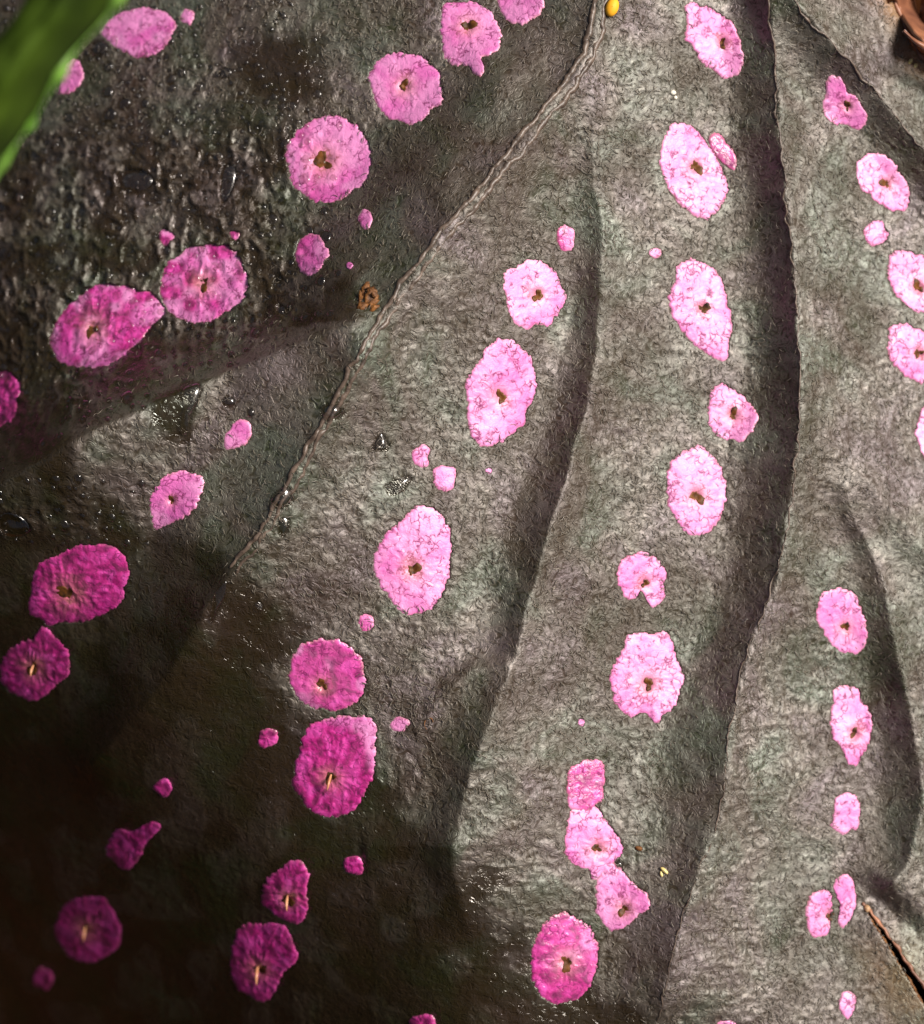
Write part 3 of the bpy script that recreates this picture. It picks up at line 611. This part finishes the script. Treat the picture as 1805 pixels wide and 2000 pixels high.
# torn edge by the split and the dry rim at the corner
def rim_strip(name, path, r, m, lift):
    q = resample(catmull(path, 6), 4); n = len(q); t = np.linspace(0, 1, n)
    rad = r * (0.15 + 1.1 * vn(q[:, 0], q[:, 1], 13, 1)); rad[0] = rad[-1] = .2
    jx = q[:, 0] + (vn(q[:, 0], q[:, 1], 25, 3) - .5) * 9 + (vn(q[:, 0], q[:, 1], 9, 2) - .5) * 5
    V, F = tube(W(jx, q[:, 1], Z(jx, q[:, 1]) + lift), rad * S, 7); o = mesh_obj(name, V, F, m); parent_keep(o, leaf); return o
tag(rim_strip('torn_edge', P([(1686,1762),(1700,1778),(1724,1812),(1767,1872),(1810,1940),(1902,2070)]), 4.0, M['dry'], 1), 'pale torn edge along the split')
tag(rim_strip('torn_edge', P([(1690,1772),(1709,1808),(1749,1872),(1790,1943),(1878,2080)]), 3.0, M['crumb'], -4), 'brown torn edge along the split')
tag(rim_strip('dry_rim', P([(1722,-60),(1742,10),(1768,70),(1795,118),(1850,170)]), 6, M['dry'], 0), 'reddish brown dry leaf margin')
# stalk under the leaf, down to the soil
sx, sy = 1430, -380
zz = Z(np.array([sx]), np.array([sy]))[0] * S
t = np.linspace(0, 1, 14)[:, None]
p0, p1 = W(sx, sy, 0) + np.array([0, 0, zz + .0002]), np.array([W(sx, sy, 0)[0] + .012, W(sx, sy, 0)[1] + .02, GZ - .004])
pts = p0 * (1 - t) + p1 * t + np.array([0, .006, 0]) * np.sin(t * np.pi)
V, F = tube(pts, np.linspace(.0022, .0032, 14), 10); parent_keep(mesh_obj('stalk', V, F, M['stem']), leaf)

# ------------------------------------------------------------------ water
def cap(x, y, r, h, seg=10, rings=4, outline=None, sink=1.0):
    a = np.linspace(0, 2 * np.pi, seg, endpoint=False)
    ol = outline if outline is not None else np.stack([x + r * np.cos(a) * (1 + .12 * np.sin(2 * a + x)), y + r * np.sin(a) * (1 + .12 * np.cos(3 * a + y))], 1)
    X, Y, f, Q = polar(ol, (x, y), rings, .75)
    z = Z(X, Y) * f + Z(np.array([x]), np.array([y]))[0] * (1 - f) + h * np.sqrt(np.clip(1 - f ** 2.2, 0, 1)) - sink * f + 1.2
    co = W(X, Y, z); return co, orient_up(co, Q)
nb = 140
for i, (x, y, r) in enumerate(BE[:nb]):
    co, F = cap(x, y, r, r * .55, 14, 6)
    on = [j for j, sp_ in enumerate(SP) if bool(inside(np.array([x]), np.array([y]), sp_['o'])[0])]
    if on and on[0] in (11, 12, 13): lab = ('clear water bead on the big round spot with a large brown eye', 'clear water bead on the teardrop shaped spot of the touching pair', 'clear water bead on the round spot of the touching pair')[on[0] - 11]
    elif on: lab = 'clear water bead on a pink spot in the wet zone'
    elif y > 955 - .44 * x: lab = 'clear water bead on the leaf below the dark side fold'
    elif r > 11: lab = 'larger clear water bead on dark wet leaf skin between the spots'
    else: lab = 'small clear water bead on dark wet leaf skin near the green blade'
    tag(mesh_obj('water_bead', co, F, M['water']), lab, 'water bead', lab.replace('clear water bead', 'clear water beads'))
Vs, Fs, k = [], [], 0
for x, y, r in BE[nb:]:
    co, F = cap(x, y, r, r * .55, 10, 5); Vs.append(co); Fs.append(F + k); k += len(co)
tag(mesh_obj('water_mist', np.vstack(Vs), np.vstack(Fs), M['water']), 'fine mist of tiny water droplets on the dark wet part of the leaf', 'water droplets', kind='stuff')
for out, h, lab in DROPS:
    o = P(catmull(out, 4, True)); c = o.mean(0)
    co, F = cap(c[0], c[1], 0, h * 1.05, rings=10, outline=o); tag(mesh_obj('water_drop', co, F, M['clear']), lab, 'water drop', 'larger water drops on the leaf')

# ------------------------------------------------------------------ bits lying on the leaf
def ellipsoid(c, ax_, n=16, m=10, jit=0.0, rotz=0.0, tilt=0.0):
    u = np.linspace(0, 2 * np.pi, n, endpoint=False); v = np.linspace(0.04, np.pi - .04, m)
    U, Vv = np.meshgrid(u, v); p = np.stack([np.cos(U) * np.sin(Vv), np.sin(U) * np.sin(Vv), np.cos(Vv)], -1)
    if jit: p = p * (1 + jit * (rng.random(p.shape[:2]) - .5))[..., None]
    p = p * np.array(ax_)
    ct, st_ = math.cos(tilt), math.sin(tilt); p = np.stack([p[..., 0], p[..., 1] * ct - p[..., 2] * st_, p[..., 1] * st_ + p[..., 2] * ct], -1)
    cz, sz = math.cos(rotz), math.sin(rotz); p = np.stack([p[..., 0] * cz - p[..., 1] * sz, p[..., 0] * sz + p[..., 1] * cz, p[..., 2]], -1)
    i, j = np.meshgrid(np.arange(m - 1), np.arange(n), indexing='ij'); j2 = (j + 1) % n
    F = np.stack([i * n + j, (i + 1) * n + j, (i + 1) * n + j2, i * n + j2], -1).reshape(-1, 4)
    return p.reshape(-1, 3) * S + np.asarray(c), F
def at(px, py, up=0):
    q = P([(px, py)])[0]; return W(q[0], q[1], Z(q[:1], q[1:])[0] + up)
se = empty('seed'); tag(se, 'bright yellow-orange seed with white fluff beside the main vein', 'seed')
se.location = at(1190, 30, 2)
V, F = ellipsoid(at(1191, 30, 12), (13, 19, 12), rotz=-.35); parent_keep(mesh_obj('seed_body', V, F, M['seed']), se)
Vs, Fs, k = [], [], 0
for i in range(26):
    a = random.uniform(-.9, 1.0); ln = random.uniform(16, 40); t = np.linspace(0, 1, 5)
    b = at(1198, 13, 14); px = (6 * random.uniform(-1, 1) + np.sin(a + .6 * t) * ln * t); py = np.cos(a + .5 * t) * ln * t
    V, F = tube(b + np.stack([px * S, py * S, (random.uniform(-6, 8) * t) * S], -1), np.array([2.2, 1.8, 1.3, .9, .2]) * S, 4); Vs.append(V); Fs.append(F + k); k += len(V)
parent_keep(mesh_obj('fluff', np.vstack(Vs), np.vstack(Fs), M['fluff']), se)
def crumb(name, parts, m, label, cat, jit=.35):
    Vs, Fs, k = [], [], 0
    for px, py, rx, ry, rz in parts:
        V, F = ellipsoid(at(px, py, rz * .5), (rx, ry, rz), 10, 7, jit, random.uniform(0, 3), random.uniform(-.6, .6) if jit > .3 else 0); Vs.append(V); Fs.append(F + k); k += len(V)
    tag(mesh_obj(name, np.vstack(Vs), np.vstack(Fs), m), label, cat)
crumb('crumb', [(722, 582, 17, 10, 3), (732, 600, 15, 7, 3), (712, 606, 12, 10, 3), (738, 588, 6, 14, 3), (716, 570, 13, 8, 3), (726, 592, 9, 18, 2), (708, 590, 15, 4, 3), (735, 610, 10, 5, 2)], M['crumb'], 'orange-brown crumb of debris against the upper side of the main vein', 'crumb', .8)
crumb('pollen_speck', [(1631, 6, 6, 5, 5)], M['speck'], 'pale yellow speck on the leaf near the reddish dry corner', 'speck', .2)
crumb('pollen_speck', [(1296, 1697, 4, 10, 4), (1290, 1704, 3, 6, 3)], M['speck'], 'pale yellow flake beside the chain of joined pink spots', 'speck', .2)
crumb('pollen_speck', [(1247, 1656, 5, 8, 5)], M['crumb'], 'small orange grain beside the chain of joined pink spots', 'speck', .2)
crumb('pollen_speck', [(1312, 186, 6, 5, 4), (1317, 195, 4, 4, 3)], M['fluff'], 'white speck between the seed and the long pink spots', 'speck', .2)
crumb('pollen_speck', [(1772, 126, 7, 4, 4), (1782, 134, 6, 4, 3)], M['speck'], 'cream flake near the pinkish dry leaf rim', 'speck', .2)
crumb('pollen_speck', [(1693, 1774, 8, 7, 6)], M['tan'], 'pale tan grain at the tip of the split', 'speck', .2)
def ring(px, py, r, m, label):
    a = np.linspace(0.3, 4.2, 18); c = at(px, py, 2); pts = c + np.stack([np.cos(a) * r * (.5 + .12 * a) * S, np.sin(a) * r * (.7 + .1 * a) * S, 1.5 * np.sin(2 * a) * S], -1)
    V, F = tube(pts, np.linspace(1.6, .6, 18) * S, 6); tag(mesh_obj('fibre_curl', V, F, m), label, 'fibre')
ring(840, 1412, 12, M['crumb'], 'orange curled fibre beside a little pink spot')

# ------------------------------------------------------------------ neighbours around the leaf
def pz(px, py, zmm):
    """photo pixel at a known height (mm) above the leaf plane"""
    k = 1 - zmm / 1000 / (CAMH * S); return np.array([(px - 902.5) * S * k, (1000 - py) * S * k, zmm / 1000])
def sheet(name, edgeA, edgeB, hA, hB, m, parent=None, bulge=0.0, n=40, k=14, rough=0.0, thick=.0004, seed=0):
    """curved leaf piece between two edge lines (photo pixels), heights in mm"""
    A = resample(catmull(edgeA, 8), 1e9 if False else max(1, 10)); B = resample(catmull(edgeB, 8), 10)
    f = lambda Q: np.stack([np.interp(np.linspace(0, 1, n), np.linspace(0, 1, len(Q)), Q[:, c]) for c in (0, 1)], 1)
    A, B = f(A), f(B); co = np.zeros((n, k, 3))
    for i in range(n):
        ta = i / (n - 1)
        for j in range(k):
            u = j / (k - 1); p = A[i] * (1 - u) + B[i] * u
            z = (hA[0] * (1 - ta) + hA[1] * ta) * (1 - u) + (hB[0] * (1 - ta) + hB[1] * ta) * u + bulge * math.sin(math.pi * u)
            z += rough * (float(vn(p[0] + 900 * seed, p[1], 60, 1)) - .5) + rough * .5 * (float(vn(p[0] + 900 * seed, p[1], 22, 2)) - .5)
            co[i, j] = pz(p[0], p[1], z)
    i, j = np.meshgrid(np.arange(n - 1), np.arange(k - 1), indexing='ij')
    F = np.stack([i * k + j, i * k + j + 1, (i + 1) * k + j + 1, (i + 1) * k + j], -1).reshape(-1, 4); co = co.reshape(-1, 3); F = orient_up(co, F)
    o = mesh_obj(name, co, F, m); sd = o.modifiers.new('thickness', 'SOLIDIFY'); sd.thickness = thick; sd.offset = -1
    if parent: parent_keep(o, parent)
    return o, co.reshape(n, k, 3)
# green blade close to the lens
gl = empty('green_leaf', pz(-700, 500, -60).tolist()); tag(gl, 'blurred bright green leaf blade crossing in front of the spotted leaf', 'leaf')
E1 = [(330,-260),(262,-90),(226,0),(196,45),(140,105),(104,160),(70,225),(24,290),(-14,345),(-90,450),(-230,640),(-420,860)]
E0 = [(110,-260),(75,-90),(45,0),(22,40),(-5,70),(-40,120),(-80,180),(-120,240),(-160,300),(-230,420),(-340,600),(-520,830)]
o, g = sheet('blade', E0, E1, (72, 60), (68, 54), M['green'], gl, 4.0, 60, 12, 1.6, .0005, 3)
mid = g[:, 5]; V, F = tube(mid + np.array([0, 0, .0004]), np.full(60, .0006), 6); parent_keep(mesh_obj('midrib', V, F, M['green']), gl)
q = g[:, -1]; V, F = tube(q, (0.0001 + .0022 * np.clip(vn(np.arange(60) * 10, np.zeros(60), 17, 2) - .45, 0, 1)), 6); parent_keep(mesh_obj('lit_leaf_edge', V, F, M['lime']), gl)  # light on the blade's right edge, put in as patchy lime colour
t = np.linspace(0, 1, 16)[:, None]; a0 = g[-1, 5]; b0 = np.array([a0[0] - .03, a0[1] - .02, GZ - .003])
V, F = tube(a0 * (1 - t) + b0 * t + np.array([-.01, 0, .005]) * np.sin(t * np.pi), np.linspace(.001, .0018, 16), 8); parent_keep(mesh_obj('stalk', V, F, M['green']), gl)
# dry curled leaf behind the top right corner
dl = empty('dry_leaf', pz(2000, -200, -20).tolist()); tag(dl, 'reddish brown curled dry leaf behind the margin of the spotted leaf', 'leaf')
sheet('curled_blade', [(1700,-160),(1735,-50),(1752,0),(1772,40),(1800,75),(1860,120)], [(1745,-160),(1772,-60),(1785,-10),(1796,28),(1830,50),(1890,80)], (-6, -6), (-15, -14), M['dry'], dl, 1.0, 40, 18, 6, .0004, 5)
sheet('curled_blade', [(1798,-160),(1800,-20),(1796,30),(1800,60),(1840,110)], [(1990,-160),(1960,-20),(1950,30),(1960,70),(1980,140)], (-14, -12), (-8, -8), M['dry'], dl, 1.5, 40, 18, 6, .0004, 6)
sheet('lower_blade', [(1500,-300),(1600,0),(1680,160),(1750,300)], [(2500,-400),(2500,0),(2500,200),(2400,500)], (-28, -30), (-24, -40), M['rust'], dl, 2, 30, 20, 3, .0005, 8)
t = np.linspace(0, 1, 10)[:, None]; a0 = pz(2300, 0, -28); V, F = tube(a0 * (1 - t) + np.array([a0[0] + .01, a0[1], GZ - .003]) * t, np.linspace(.0015, .002, 10), 8)
parent_keep(mesh_obj('stalk', V, F, M['dry']), dl)
# pinkish rim of another leaf at the right border
pk, _ = sheet('leaf_rim', [(1762,62),(1785,84),(1815,108),(1870,160)], [(1768,60),(1792,78),(1825,92),(1890,140)], (-1.4, -5), (-1.2, -5), M['dry'], None, .3, 40, 8, 1.6, .0003, 9)
tag(pk, 'pinkish tan folded rim strip at the upper right leaf margin', 'leaf rim'); pk.parent = None
# rust coloured leaf litter under the lower left margin
rl, _ = sheet('leaf_litter', [(-700,1700),(-200,1820),(100,1900),(500,1980),(900,2100)], [(-700,2700),(-200,2700),(200,2700),(600,2700),(1000,2700)], (-62, -64), (-64, -66), M['rust'], None, 1, 40, 24, 3, .0006, 11)
tag(rl, 'rust brown fallen leaf below the drooping lower margin', 'leaf')
tn, _ = sheet('leaf_litter', [(1650,1700),(1690,1850),(1740,1980),(1800,2200)], [(2300,1700),(2300,1850),(2300,2000),(2300,2200)], (-16, -15), (-14, -14), M['rust'], None, 1, 30, 20, 2, .0005, 12)
tag(tn, 'dark brown dry leaf under the split at the lower right', 'leaf')

# added dark sheet, unseen beyond the lower left, blocks low sky light
for nm, lab, ea, eb, ha, hb, sd_ in (
    ('added_sky_blocker', 'added dark upright sheet blocking low sky light, out of view beyond the drooping tip', [(-2300,1500),(-1900,2500),(-1100,3300),(-100,3900),(1100,4300)], [(-1700,1300),(-1350,2200),(-750,2900),(100,3300),(1200,3600)], (75, 75), (-70, -72), 14),):
    nl = empty(nm, pz(-900, 2900, -72).tolist()); tag(nl, lab, 'leaf')
    sheet('blade', ea, eb, ha, hb, M['shade'], nl, 6, 40, 24, 5, .0006, sd_)
